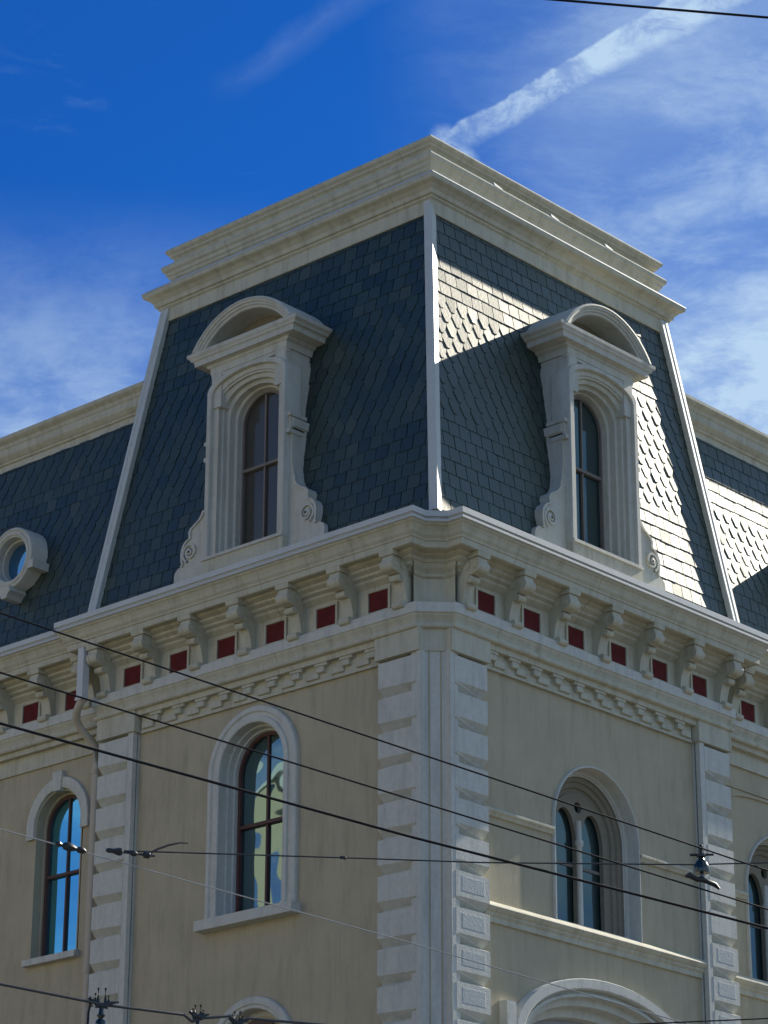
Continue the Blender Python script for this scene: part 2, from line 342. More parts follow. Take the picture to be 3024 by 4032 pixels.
for side in 'LR':
    for k in range(7): bracket(.405+.888*k, side)
    for k in range(6): panel(.848+.888*k, side)
    for k in range(5): bracket(6.24+.888*k, side, RW); panel(6.66+.888*k, side, RW)
    # stepped dentil course between the piers
    for a0, a1, off in ((.86, 5.14, 0.), (5.95, 14., RW)):
        b = MB(); b.box(a0, a1, -.02, .035, 12.47, 12.70)
        n = int((a1-a0)/.395); p = (a1-a0)/n
        for k in range(n):
            q = a0+k*p
            if off: b.box(q, q+p*.5, .03, .05, 12.62, 12.70) if k % 2 == 9 else None
            else:
                b.block(q+p*.0, q+p*.50, .03, .098, 12.655, 12.702, .006); b.block(q+p*.13, q+p*.44, .03, .092, 12.575, 12.66, .010); b.block(q+p*.40, q+p*.90, .03, .068, 12.515, 12.61, .010)
        if not off: b.box(a0, a1, .03, .045, 12.47, 12.50)
        b.build('dentil_course', M_trim, B, side, off=off)

# piers of rusticated blocks, with their plain caps
GR = [12.06-.441*k for k in range(12)]
def pier(a0, a1, near, side, strip=.07):
    """near: -1 plain strip at the low-s edge, +1 at the high-s edge"""
    b = MB(); b.box(a0, a1, -.05, .028, 0, 12.49)
    if strip: b.box(a0, a0+strip, .05, .12, 0, 12.49)
    P = b.build('quoin_pier', M_quoin, B, side)
    z1 = 12.488
    for g in GR+[GR[-1]-.441]:
        z0 = g-.022
        q = MB(); x0, x1 = a0+strip+.0, a1
        q.quoin(x0, x1, .030, .124, z0, z1)
        # sunken tooled field in each face
        o = q.build('quoin_block', M_quoin, P, side)
        if side == 'L' or z1 > 10.05: z1 = g-.030; continue
        f = MB(); i0, i1, j0, j1 = x0+.10, x1-.09, z0+.155, z1-.085
        rows = [[(i0, .1215, j0), (i1, .1215, j0), (i1, .1215, j1), (i0, .1215, j1)],
                [(i0+.012, .1215, j0+.012), (i1-.012, .1215, j0+.012), (i1-.012, .1215, j1-.012), (i0+.012, .1215, j1-.012)]]
        rows[0] = [(a, .1243, c) for a, _, c in rows[0]]; rows[1] = [(a, .1262, c) for a, _, c in rows[1]]
        f.strip(rows, True); f.f.append(tuple(len(f.v)-4+k for k in range(4)))
        f.build('tooled_field', M_field, o, side)
        z1 = g-.030
    return P
M_field = mat('tooled_stone', (.50, .52, .49), .9, .12, 30, .5, 45, spec=.2)
for side in 'LR':
    pier(.14, .82, -1, side, .07)
    pier(5.20, 5.87, -1, side, .10)
    for a0, a1 in ((.14, .86), (5.16, 5.895)):
        b = MB(); b.box(a0, a1, -.05, .150, 12.49, 12.79); b.build('pier_cap', M_trim, B, side)
# re-entrant corner shaft (plain diagonal strip in the notch)
def notch(p, n, c, z0, z1, name, m):
    pts = [(-p, n), (-p+c, n), (n, -p+c), (n, -p), (.6, -p), (.6, .6), (-p, .6)]
    pts = [(-p+.02, n), (-p+c, n-.0), (n-.0, -p+c), (n, -p+.02), (.3, -p+.02), (.3, .3), (-p+.02, .3)]
    b = MB(); k = len(pts); b.add([(x, y, z0) for x, y in pts]+[(x, y, z1) for x, y in pts], [tuple(range(k)), tuple(range(2*k-1, k-1, -1))]+[(i, (i+1) % k, k+(i+1) % k, k+i) for i in range(k)])
    b.build(name, m, B)
notch(.12, .135, .10, 0, 12.495, 'corner_shaft', M_quoin)
notch(.15, .135, .10, 12.495, 12.80, 'corner_shaft_cap', M_trim)
# little capital under the soffit of the notch
cp = MB(); cp.strip([[(x*1.0, y*1.0, z) for x, y in ((-o, .36-o), (-o+.17, .36-o), (.36-o, -o+.17), (.36-o, -o))] for o, z in ((.10, 13.10), (.10, 13.48), (.13, 13.50), (.135, 13.53), (.12, 13.55), (.16, 13.60), (.20, 13.74))])
cp.build('corner_capital', M_trim, B)

# far-pavilion sides of the pier (returns to the wing)
for side in 'LR': MB().box(PL-.3, PL+.10, -RW-.25, -.01, 0, 12.8).build('pier_return', M_wall, B, side)

# belt courses of the right facade
for a0, a1, off in ((.82, 5.20, 0.), (5.87, 14., RW)):
    b = MB(); b.prism_s([(-.1, 9.56), (.04, 9.556), (.108, 9.502), (.115, 9.485), (.11, 9.475), (.085, 9.44), (.06, 9.42), (.06, 9.40), (.035, 9.37), (.035, 9.31), (-.1, 9.30)], a0, a1); b.build('belt_course', M_trim, B, 'R', off=off)
for a0, a1, off in ((.82, 2.165, 0.), (3.925, 5.20, 0.), (5.87, 6.52, RW)):
    b = MB(); b.prism_s([(-.1, 10.74), (.03, 10.725), (.07, 10.70), (.07, 10.675), (.045, 10.65), (.03, 10.62), (-.1, 10.60)], a0, a1); b.build('impost_moulding', M_trim, B, 'R', off=off)

# ------------------------------------------------------------------ windows
def sash(w, c, half, z0, zs, rise, rail, o, side, off, m, g, st=.045, mun=.016, railh=.022):
    fr = MB(); A = arch(c, half, z0, zs, rise); C = arch(c, half-st, z0+st, zs, rise-st)
    fr.strip([at_o(A, o-.05), at_o(A, o+.02), at_o(C, o+.02), at_o(C, o-.04)])
    fr.box(c-half, c+half, o-.05, o+.02, z0, z0+st*1.1)
    f = fr.build('sash', m, w, side, off=off)
    k = MB(); k.box(c-mun, c+mun, o-.035, o+.006, z0+st, zs+rise-st*.6); k.box(c-half+st*.5, c+half-st*.5, o-.035, o+.022, rail-railh, rail+railh)
    k.build('glazing_bars', m, w, side, off=off)
    p = MB(); q = arch(c, half-.01, z0, zs, rise-.01)
    lo = [(c-half+.01, z0), (c+half-.01, z0), (c+half-.01, rail), (c-half+.01, rail)]
    hi = [(c-half+.01, rail)]+q[1:-1]+[(c+half-.01, rail)]
    for nm, lp, oo in (('lower_pane', lo, o-.028), ('upper_pane', hi, o-.018)):
        p = MB(); p.add(at_o(lp, oo), [tuple(range(len(lp)))]); p.build(nm, g, w, side, off=off)

# left facade, main window
w = empty('arched_window', parent=B); w['label'] = 'tall arched sash window reflecting blue sky'
sr = MB(); sr.strip([at_o(arch(CW, h, 9.70, 11.61, h), o) for h, o in ((.79, -.01), (.79, .055), (.775, .07), (.715, .075), (.70, .05), (.655, .05), (.645, .075), (.585, .08), (.572, .07), (.572, -.07), (.545, -.075), (.54, -.16), (.515, -.165), (.51, -.30))])
sr.build('surround', M_quoin, w, 'L', 35)
MB().block(2.20, 3.90, -.3, .17, 9.585, 9.735, .012).build('sill', M_quoin, w, 'L')
sash(w, CW, .515, 9.76, 11.61, .515, 10.94, -.24, 'L', 0, M_sashr, G_wave)
# left wing windows
for c in (6.94, 10.6, 14.2):
    w = empty('arched_window', parent=B)
    if c > 7: continue_cut = True
    ring_ = MB(); ring_.strip([at_o(arch(c, h, 11.50, 11.62, h*1.02), o) for h, o in ((.625, -.01), (.625, .05), (.615, .06), (.49, .06), (.475, .05), (.47, -.02))])
    ring_.box(c+.47, c+.625, -.01, .055, 11.47, 11.505); ring_.box(c-.625, c-.47, -.01, .055, 11.47, 11.505)
    ring_.prism_o([(c-.07, 12.06), (c+.07, 12.06), (c+.095, 12.33), (c-.095, 12.33)], -.01, .085)
    ring_.build('arch_ring', M_quoin, w, 'L', 35, off=RW)
    rv = MB(); rv.strip([at_o(arch(c, h, 9.80, 11.62, h), o) for h, o in ((.475, .012), (.455, .012), (.45, -.12), (.425, -.125), (.42, -.22))]); rv.build('reveal', M_wall, w, 'L', 35, off=RW)
    MB().block(c-.53, c+.53, -.3, .10, 9.70, 9.80, .01).build('sill', M_quoin, w, 'L', off=RW)
    if c > 7: MB().box(c-.47, c+.47, -.02, .0, 9.8, 11.6)
    sash(w, c, .42, 9.80, 11.62, .42, 10.95, -.17, 'L', RW, M_sashr, G_sky, .04, .014, .02)
    if c < 7: continue
# right facade gothic windows
def gothic(c, side, off):
    w = empty('traceried_window', parent=B)
    z0, zs = 9.56, 10.80
    rv = MB(); rv.strip([at_o(arch(c, h, z0, zs, h), o) for h, o in ((.872, -.01), (.872, .035), (.865, .045), (.85, .045), (.845, .03), (.845, -.14), (.80, -.145), (.795, -.17), (.775, -.175))]); rv.build('arch_reveal', M_quoin, w, side, 35, off)
    rv = MB(); rv.strip([at_o(arch(c, h, z0, zs, h), o) for h, o in ((.777, -.17), (.77, -.20), (.72, -.21), (.71, -.24), (.65, -.25), (.64, -.28), (.575, -.29), (.57, -.36))]); rv.build('inner_order', M_trac, w, side, 35, off)
    outer = arch(c, .58, z0, zs, .58)
    a = pointed(c-.275, .222, z0+.03, zs-.05, .40); b = pointed(c+.275, .222, z0+.03, zs-.05, .40)
    oc = [(c+.075*math.cos(t*math.pi/8), zs+.40+.075*math.sin(t*math.pi/8)) for t in range(16)]
    plate([outer, a, b, oc], -.33, -.27, 'tracery', M_trac, w, side, off)
    mu = MB(); rows = []
    for z in (z0, z0+.05, z0+.08, zs-.12, zs-.10, zs-.05, zs-.02, zs+.10, zs+.22):
        r = {z0: .06, z0+.05: .06, zs-.10: .058, zs-.05: .062}.get(z, .040)
        rows.append([(c+r*math.cos(2*math.pi*k/10), -.265+r*math.sin(2*math.pi*k/10), z) for k in range(10)])
    mu.strip(rows, True); mu.build('mullion', M_quoin, w, side, 50, off)
    for hx in (-1, 1):      # curved head of the tracery in front
        pass
    p = MB(); p.add(at_o(outer, -.345), [tuple(range(len(outer)))]); p.build('pane', G_mid, w, side, off=off)
    k = MB(); k.box(c-.56, c+.56, -.342, -.33, 10.42, 10.46); k.build('glazing_bar', M_sash, w, side, off=off)
    lm = MB(); lm.box(c-.845, c+.845, -.6, 0.02, z0-.05, z0+.012); lm.build('sill', M_quoin, w, side, off=off)
    return w
gothic(3.045, 'R', 0.)
gothic(7.40, 'R', RW)
# hood bead on the right wing wall
hb = MB()
pts = [(5.87, 11.72), (6.02, 11.90), (6.2, 12.02), (6.42, 12.09), (6.7, 12.12), (7.4, 12.14), (8.2, 12.12), (8.7, 11.95), (9.0, 11.6)]
hb.strip([[(a, -.01, z+.0) for a, z in pts], [(a, .03, z+.0) for a, z in pts], [(a, .03, z-.035) for a, z in pts], [(a, -.01, z-.035) for a, z in pts]]); hb.build('hood_bead', M_wall, B, 'R', off=RW)
hb = MB(); hb.box(5.87, 9.5, -.01, .02, 12.155, 12.18); hb.build('string_bead', M_wall, B, 'R', off=RW)

# lower storey: segmental arch on the right, round arch on the left
w = empty('doorway_arch', parent=B); c = 3.1
ar = lambda h, r, z0=.2, zs=8.05: arch(c, h, z0, zs, r)
d_ = MB(); d_.strip([at_o(ar(h, r), o) for h, r, o in ((1.80, .87, -.01), (1.80, .87, .10), (1.79, .86, .115), (1.66, .75, .115), (1.64, .735, .10), (1.63, .725, .02), (1.60, .70, .015), (1.59, .69, .05), (1.54, .655, .05), (1.53, .65, -.06), (1.42, .56, -.07), (1.40, .54, -.22), (1.28, .44, -.24), (1.26, .42, -.40))]); d_.build('arch_moulding', M_quoin, w, 'R', 35)
tp = MB(); A = ar(1.40, .54); tp.add(at_o(A, -.36), [tuple(range(len(A)))]); tp.build('tympanum', M_tymp, w, 'R')
for sgn in (-1, 1):
    b = MB()
    for k in range(9):
        a = k/8; cx, cz = c+sgn*(.15+.75*a), 8.28-.20*a*a+.05*math.sin(a*11); r = .085-.04*a
        b.strip([[(cx+q*r*math.cos(2*math.pi*j/10), -.36+hh, cz+q*r*math.sin(2*math.pi*j/10)) for j in range(10)] for q, hh in ((1, 0), (.8, .035), (.3, .05))], True)
    b.build('carved_scroll', M_tymp, w, 'R', 60)
for s0, s1 in ((1.12, 1.30), (4.90, 5.08)): MB().block(s0, s1, -.05, .12, 0, 8.40, .02).build('door_pilaster', M_quoin, w, 'R')
w = empty('lower_arched_window', parent=B); c = 2.98
d_ = MB(); d_.strip([at_o(arch(c, h, .2, 7.9, h), o) for h, o in ((.77, -.01), (.77, .05), (.755, .065), (.68, .065), (.67, .045), (.63, .045), (.62, .03), (.62, -.12), (.56, -.13))]); d_.build('surround', M_quoin, w, 'L', 35)
A = arch(c, .62, .2, 7.9, .62); b = MB(); b.add(at_o(A, -.13), [tuple(range(len(A)))]); b.build('tympanum', M_wall, w, 'L')
A = arch(c, .36, 7.6, 8.12, .30); b = MB(); b.prism_o(A, -.14, -.08); b.build('fanlight_hood', M_sashr, w, 'L')

# ------------------------------------------------------------------ mansard
MO = .218; SL = .132; ZB = 14.2
def inset(z): return -MO+SL*(z-14.4)
def slates(name, side, a0f, a1f, z0, z1, hexs, off, cut=()):
    """individual slates laid in courses; a0f/a1f give the s limits at height z"""
    b = MB(); h = .192; w = .212; n = int((z1-z0)/h)+1
    u = MB(); u.add([(a0f(z0), -inset(z0)-.012, z0), (a1f(z0), -inset(z0)-.012, z0), (a1f(z1), -inset(z1)-.012, z1), (a0f(z1), -inset(z1)-.012, z1)], [(0, 1, 2, 3)])
    if cut:
        c0, c1, d0, d1 = cut[0]; A, Bz = a0f, a1f; u = MB(); pl = lambda x, z: (x, -inset(z)-.012, z)
        for q in ([(A(z0), z0), (c0, z0), (c0, z1), (A(z1), z1)], [(c1, z0), (Bz(z0), z0), (Bz(z1), z1), (c1, z1)], [(c0, d1), (c1, d1), (c1, z1), (c0, z1)]):
            u.add([pl(*p_) for p_ in q], [(0, 1, 2, 3)])
    f = u.build(name, M_under, B, side, off=off)
    for r in range(n):
        zb = z0+r*h; zt = min(zb+h*1.35, z1+.05)
        hexed = any(p < zb < q for p, q in hexs)
        s = a0f(zb)-random.random()*w*.1-(w/2 if r % 2 else 0)
        while s < a1f(zb):
            ww = w*random.uniform(.97, 1.03) if not hexed else w
            g = .006; x0, x1 = s+g, s+ww-g; s += ww
            lo, hi = a0f(zb)+.01, a1f(zb)-.01
            if x1 < lo+.02 or x0 > hi-.02: continue
            x0, x1 = max(x0, lo), min(x1, hi)
            if cut and zb < cut[0][3]-.05:
                if x0 > cut[0][0]-.02 and x1 < cut[0][1]+.02: continue
                if x0 < cut[0][0] < x1: x1 = cut[0][0]
                if x0 < cut[0][1] < x1: x0 = cut[0][1]
                if x1-x0 < .02: continue
            jb = random.uniform(-.006, .006); lift = .009+random.uniform(-.001, .003); tw = random.uniform(-.0012, .0012)
            ob, ot = -inset(zb), -inset(zt)
            if hexed and x1-x0 > w*.8:
                xm0, xm1 = x0+(x1-x0)*.33, x1-(x1-x0)*.33
                ol = [(xm0, zb-.045+jb), (xm1, zb-.045+jb), (x1, zb+.085+jb), (x1, zt), (x0, zt), (x0, zb+.085+jb)]
            else:
                ol = [(x0, zb+jb), (x1, zb+jb+random.uniform(-.003, .003)), (x1, zt), (x0, zt)]
            vs = []
            for (x, z) in ol:
                k = 1-(z-zb)/(zt-zb); tt = tw if x > (x0+x1)/2 else -tw
                vs.append((x, -inset(z)+max(0, k)*lift+.003+tt, z))
            back = [(x, -inset(z)-.004, z) for x, _, z in vs]
            m_ = len(vs); b.add(vs+back, [tuple(range(m_))]+[(i, m_+i, m_+(i+1) % m_, (i+1) % m_) for i in range(m_)])
    b.build('slates', M_slate, f, side, off=off)
DC = 2.96
for side in 'LR':
    hx = [(15.72, 17.40)]
    slates('mansard_slope', side, lambda z: inset(z)+.06, lambda z: PL-inset(z)-.06, ZB, 18.78, hx, 0., ((DC-.70, DC+.70, 14.2, 17.0),))
    slates('wing_mansard_slope', side, lambda z: PL-.8, lambda z: 14., ZB, 17.32, [(15.0, 16.2)] if side == 'R' else [(15.0, 16.2), (16.7, 17.1)], RW)
# plain closing faces of the pavilion roof and caps
cl = MB(); q0, q1 = inset(ZB), inset(18.9)
cl.add([(PL-q0, q0, ZB), (PL-q0, PL-q0, ZB), (PL-q1, PL-q1, 18.9), (PL-q1, q1, 18.9), (q0, PL-q0, ZB), (q1, PL-q1, 18.9)], [(0, 1, 2, 3), (1, 4, 5, 2)])
cl.build('mansard_back', M_slate, B)
cl = MB(); cl.box(.6, PL-.6, .6, PL-.6, 19.0, 19.80); cl.build('roof_deck', M_gut, B)
for side in 'LR':
    b = MB(); b.box(PL-1.0, END, -8, -.6, 17.3, 17.72); b.build('wing_roof_deck', M_gut, B, side, off=RW)

def hip(name, cx, cy, sx, sy, z0=14.16, z1=18.86, bev=False):
    """metal hip strip; (cx,cy) plan corner of the roof, sx,sy outward signs"""
    b = MB(); rows = []
    for z in (z0, 15.33, 15.34, 16.55, 16.56, 17.7, 17.71, z1):
        i = inset(z); x = cx-sx*i; y = cy-sy*i; p = .048
        if bev: sec = [(-.10, -.02), (-.10, .055), (-.02, .075), (.02, .052), (.058, .018), (.058, -.10), (-.1, -.1)]
        # section given as (outward x, outward y) offsets from the roof corner
        if bev: sec = [(.05, -.115), (.066, -.11), (.066, -.005), (.055, .026), (.018, .060), (-.125, .018), (-.125, -.03), (-.03, -.03), (-.03, -.115)]
        else: sec = [(-.13, p-.01), (-.12, p), (-.02, p), (-.012, p+.016), (.015, p+.016), (.055, .03), (.06, -.10), (-.03, -.10), (-.13, -.03)]
        rows.append([(x+sx*a, y+sy*c, z) for a, c in sec])
    b.strip(rows, True); n = len(sec); b.f.append(tuple(range(n))); b.f.append(tuple(len(b.v)-n+k for k in range(n)))
    return b.build(name, M_hip, B)
# corner hip: first offset outwards along -x, second along -y
def corner_hip():
    b = MB(); rows = []
    for z in (14.16, 15.2, 16.3, 17.4, 18.86):
        i = inset(z)
        sec = [(.085, .03), (.085, -.045), (.075, -.055), (-.012, -.062), (-.062, -.022)]   # (along +x or +y inward, ...) left part filled below
        P = [(i-.045, i+.085), (i-.058, i+.075), (i-.066, i-.012), (i-.040, i-.052), (i+.085, i-.012), (i+.085, i+.03), (i+.03, i+.03), (i+.03, i+.085)]
        rows.append([(x, y, z) for x, y in P])
    b.strip(rows, True); n = 8; b.f.append(tuple(range(n))); b.f.append(tuple(len(b.v)-n+k for k in range(n)))
    b.build('hip_trim', M_hip, B)
corner_hip()
def side_hip(side):
    b = MB(); rows = []
    for z in (14.16, 15.2, 16.3, 17.4, 18.86):
        i = inset(z); e = PL-i
        P = [(e-.135, -i-.02), (e-.135, -i+.080), (e-.125, -i+.088), (e-.085, -i+.088), (e-.08, -i+.080), (e-.045, -i+.080), (e-.04, -i+.090), (e+.012, -i+.090), (e+.055, -i+.050), (e+.06, -i-.12), (e-.06, -i-.12)]
        rows.append([(a, o, z) for a, o in P])
    b.strip(rows, True); n = len(P); b.f.append(tuple(range(n))); b.f.append(tuple(len(b.v)-n+k for k in range(n)))
    b.build('hip_trim', M_hip, B, side)
side_hip('L'); side_hip('R')

# crowning cornice of the pavilion: closed rings, off = outward from the wall planes
def sq(o, z): return [(-o, -o, z), (PL+o, -o, z), (PL+o, PL+o, z), (-o, PL+o, z)]
TOPP = [(-.40, 18.66), (-.315, 18.665), (-.31, 18.68), (-.315, 18.86), (-.285, 18.88), (-.285, 18.905), (-.255, 18.915), (-.24, 18.97), (-.19, 19.02), (-.135, 19.05), (-.125, 19.065), (-.120, 19.105)]
b = MB(); b.strip([sq(o, z) for o, z in TOPP], True); b.build('crown_cornice', M_trim, B)
b = MB(); b.strip([sq(o, z) for o, z in [(-.118, 19.104), (-.112, 19.108), (-.118, 19.125), (-.165, 19.172), (-.36, 19.20), (-.40, 19.20)]], True); b.build('crown_flashing', M_gut, B)
b = MB(); b.strip([sq(o, z) for o, z in [(-.42, 19.18), (-.42, 19.33), (-.41, 19.35), (-.385, 19.37), (-.38, 19.40), (-.355, 19.42), (-.345, 19.46), (-.315, 19.485), (-.305, 19.52), (-.300, 19.54), (-.302, 19.55), (-.328, 19.578), (-.42, 19.60), (-.43, 19.61), (-.43, 19.68), (-.415, 19.70), (-.385, 19.72), (-.38, 19.745), (-.345, 19.775), (-.335, 19.80), (-.335, 19.815), (-.36, 19.845), (-.7, 19.86)]], True); b.build('attic_cornice', M_trim, B)
for a in (1.60, 2.82, 4.03):
    MB().add([(a, -.30, 19.56), (a+.16, -.30, 19.545), (a+.20, -.335, 19.60), (a+.02, -.335, 19.63), (a, -.40, 19.555), (a+.16, -.40, 19.545), (a+.2, -.40, 19.60), (a+.02, -.40, 19.63)], [(0, 1, 2, 3), (0, 3, 7, 4), (1, 5, 6, 2), (3, 2, 6, 7)]).build('flashing_tab', M_gut, B, 'R')
# wing crowning cornice
for side in 'LR':
    b = MB(); pr = [(-.60, 17.27), (-.17, 17.28), (-.155, 17.29), (-.155, 17.39), (-.125, 17.405), (-.12, 17.43), (-.10, 17.445), (-.06, 17.49), (-.05, 17.51), (-.05, 17.60), (-.035, 17.615), (-.02, 17.66), (.03, 17.70), (.045, 17.72), (.045, 17.765), (-.3, 17.79), (-.7, 17.80)]
    a0 = PL-.20; b.strip([[(a0, o, z), (END, o, z)] for o, z in pr]); b.build('wing_crown_cornice', M_trim, B, side, off=RW)

# ------------------------------------------------------------------ dormers
def dormer(side):
    c = DC; w = empty('dormer_window', parent=B)
    w['label'] = 'hooded dormer on the shaded left slope' if side == 'L' else 'hooded dormer on the sunlit right slope'
    # casing: nested stepped arches
    b = MB()
    st = [(.73, 16.82, .25, .10), (.73, 16.82, .25, .385), (.72, 16.82, .245, .40), (.655, 16.78, .235, .40), (.645, 16.77, .235, .385), (.645, 16.77, .235, .345), (.60, 16.68, .27, .335), (.595, 16.67, .27, .28), (.555, 16.58, .31, .275), (.535, 16.55, .32, .26),
          (.53, 16.55, .32, .20), (.49, 16.47, .35, .19), (.485, 16.46, .355, .10), (.445, 16.41, .385, .09), (.44, 16.40, .39, .02), (.415, 16.38, .40, .01), (.41, 16.37, .40, -.04)]
    b.strip([at_o(arch(c, h, 14.46, zs, r), o) for h, zs, r, o in st]); b.build('casing', M_dorm, w, side, 35)
    # body behind the casing: two cheeks with pilaster strips and a head
    b = MB()
    for s_ in (-1, 1):
        x = sorted((c+s_*.70, c+s_*.56)); b.box(x[0], x[1], -.25, .335, 14.3, 16.95)
        x = sorted((c+s_*.672, c+s_*.50)); b.box(x[0], x[1], -.4, .36, 16.60, 17.10)
    plate([[(c-.685, 16.4), (c-.685, 17.12), (c+.685, 17.12), (c+.685, 16.4)]+arch(c, .58, 16.4, 16.64, .28)[::-1]], -.1, .315, 'body_head', M_dorm, w, side)
    b.build('cheeks', M_dorm, w, side)
    b = MB()
    for s_ in (-1, 1):      # raised frame leaving the little spandrel hollows
        x = sorted((c+s_*.69, c+s_*.615)); b.box(x[0], x[1], .30, .352, 16.6, 17.06)
    b.box(c-.70, c+.70, .28, .352, 17.055, 17.10); b.build('head_frame', M_dorm, w, side)
    MB().box(c-.728, c+.728, .05, .40, 14.22, 14.46).build('apron', M_trim, w, side)
    MB().block(c-.735, c+.735, .0, .425, 14.425, 14.475, .006).build('sill', M_dorm, w, side)
    sash(w, c, .415, 14.50, 16.37, .405, 15.72, .01, side, 0, M_sash, G_dark if side == 'L' else G_mid, .03, .013, .02)
    # entablature
    b = MB()
    prof = [(.30, 17.10), (.362, 17.10), (.365, 17.19), (.385, 17.21), (.39, 17.235), (.415, 17.245), (.465, 17.25), (.468, 17.31), (.475, 17.325), (.49, 17.335), (.495, 17.36), (.515, 17.39), (.518, 17.435), (.30, 17.44)]
    rows = []
    for o, z in prof:
        hw = .70+(o-.36)*2.05 if o > .36 else .70
        rows.append([(c-hw, -.45, z), (c-hw, o, z), (c+hw, o, z), (c+hw, -.45, z)])
    b.strip(rows); b.add([(c-.96, -.45, 17.437), (c+.96, -.45, 17.437), (c+.96, .51, 17.437), (c-.96, .51, 17.437)], [(0, 1, 2, 3)])
    b.build('entablature', M_dorm, w, side)
    # segmental hood
    def seg(h, z0, rise, n=24):
        Rr = (h*h+rise*rise)/(2*rise); a0 = math.asin(h/Rr)
        return [(c+Rr*math.sin(-a0+2*a0*i/n), z0+Rr*math.cos(-a0+2*a0*i/n)-Rr+rise) for i in range(n+1)]
    b = MB()
    hs_ = [(.94, .52, -.5), (.94, .52, .50), (.93, .51, .52), (.885, .49, .525), (.875, .48, .51), (.85, .455, .505), (.835, .445, .485), (.81, .42, .48), (.795, .41, .46), (.765, .385, .455), (.755, .375, .44), (.755, .375, .12)]
    b.strip([at_o(seg(h, 17.438, r), o) for h, r, o in hs_]); b.build('hood', M_dorm, w, side, 30)
    T = seg(.77, 17.438, .38); b = MB(); b.add(at_o(T, .125), [tuple(range(len(T)))]); b.build('tympanum', M_trac, w, side)
    # scroll consoles at the foot
    for s_ in (-1, 1):
        pf = [(.66, 14.20), (1.36, 14.20), (1.37, 14.40), (1.35, 14.46), (1.30, 14.50), (1.25, 14.51), (1.22, 14.53), (1.235, 14.60), (1.24, 14.68), (1.225, 14.76), (1.19, 14.82), (1.14, 14.86), (1.10, 14.87), (1.09, 14.90), (1.10, 14.96), (1.07, 15.01),
              (1.00, 15.05), (.93, 15.09), (.88, 15.14), (.84, 15.21), (.81, 15.30), (.785, 15.42), (.775, 15.60), (.775, 15.95), (.80, 15.97), (.80, 16.08), (.77, 16.10), (.66, 16.10)]
        b = MB(); b.prism_o([(c+s_*a, z) for a, z in pf], -.15, .295)
        # raised rim following the outline
        rim = [(c+s_*a, z) for a, z in pf[5:20]]; inn = [(c+s_*(a-.035), z-.012) for a, z in pf[5:20]]
        b.strip([at_o(rim, .29), at_o(rim, .318), at_o(inn, .318), at_o(inn, .29)])
        # volute: a spiral ridge
        sp, sq_ = [], []
        for k in range(30):
            a = k/29*2*math.pi*1.45-1.2; r = .150-.090*k/29; sp.append((c+s_*(1.065+r*math.cos(a)), 14.675+r*math.sin(a)))
            r2 = r-.030; sq_.append((c+s_*(1.065+r2*math.cos(a)), 14.675+r2*math.sin(a)))
        b.strip([at_o(sp, .28), at_o(sp, .325), at_o(sq_, .325), at_o(sq_, .28)])
        n = 12; b.strip([[(c+s_*(1.065+r*math.cos(2*math.pi*k/n)), o, 14.675+r*math.sin(2*math.pi*k/n)) for k in range(n)] for r, o in ((.042, .28), (.042, .325), (.02, .335))], True)
        b.build('scroll_console', M_dorm, w, side, 40)
        # small cap and pendant on the cheek
        b = MB(); x = sorted((c+s_*.66, c+s_*.80)); b.box(x[0], x[1], .05, .36, 16.10, 16.15)
        x = sorted((c+s_*.66, c+s_*.775)); b.box(x[0], x[1], .08, .33, 15.93, 16.10)
        x = sorted((c+s_*.66, c+s_*.79)); b.box(x[0], x[1], .12, .37, 15.86, 15.92)
        b.build('cheek_bracket', M_dorm, w, side)
dormer('L'); dormer('R')

# round dormers of the wings
def oculus(side, c, zc=15.50):
    w = empty('round_dormer', parent=B); n = 40
    def circ(r, o, ex=1.): return [(c+r*math.cos(2*math.pi*k/n), o, zc+r*ex*math.sin(2*math.pi*k/n)) for k in range(n)]
    b = MB(); b.strip([circ(r, o-.07) for r, o in ((.47, -.5), (.47, .42), (.46, .435), (.43, .44), (.42, .425), (.405, .425), (.395, .44), (.36, .44), (.35, .42), (.335, .42), (.325, .40), (.325, .40), (.32, .30), (.30, .29), (.295, .20), (.275, .19), (.27, .10))], True)
    b.build('ring', M_dorm, w, side, 35, RW)
    for a in (-8, 188):
        a = R(a); x, z = c+.50*math.cos(a), zc+.50*math.sin(a)-.12; MB().box(x-.05, x+.055, -.2, .40, z-.07, z+.05).build('key_block', M_dorm, w, side, off=RW)
    MB().prism_o([(c-.10, zc-.44), (c+.10, zc-.44), (c+.13, zc-.52), (c+.08, zc-.56), (c+.05, zc-.62), (c-.05, zc-.62), (c-.08, zc-.56), (c-.13, zc-.52)], 0, .44).build('key_block', M_dorm, w, side, off=RW)
    b = MB(); b.add(circ(.285, .14), [tuple(range(n))]); b.build('pane', G_blue, w, side, off=RW)
oculus('L', 7.86, 15.58); oculus('R', 8.0)

# downpipe of the left facade
pipe = empty('downpipe', parent=B)
b = MB(); b.block(5.86, 5.98, .36, .47, 13.02, 13.74, .01); b.box(5.85, 5.99, .35, .48, 13.00, 13.04); b.build('pipe_head', M_lead, pipe, 'L')
pp = [(-.41, 5.92, 13.05), (-.41, 5.94, 12.99), (-.38, 6.03, 12.93), (-.34, 6.10, 12.88), (-.28, 6.165, 12.80), (-.20, 6.17, 12.72), (-.09, 6.15, 12.62), (.02, 6.12, 12.53), (.055, 6.115, 12.44), (.06, 6.115, 12.2), (.06, 6.115, 0.1)]
tube(pp, .055, 12).build('pipe', M_pipe, pipe, smooth=50)
for z in (12.15, 9.45, 6.5): tube([(.06, 6.115, z-.03), (.06, 6.115, z+.03)], .064, 12).build('pipe_clip', M_pipe, pipe, smooth=50)

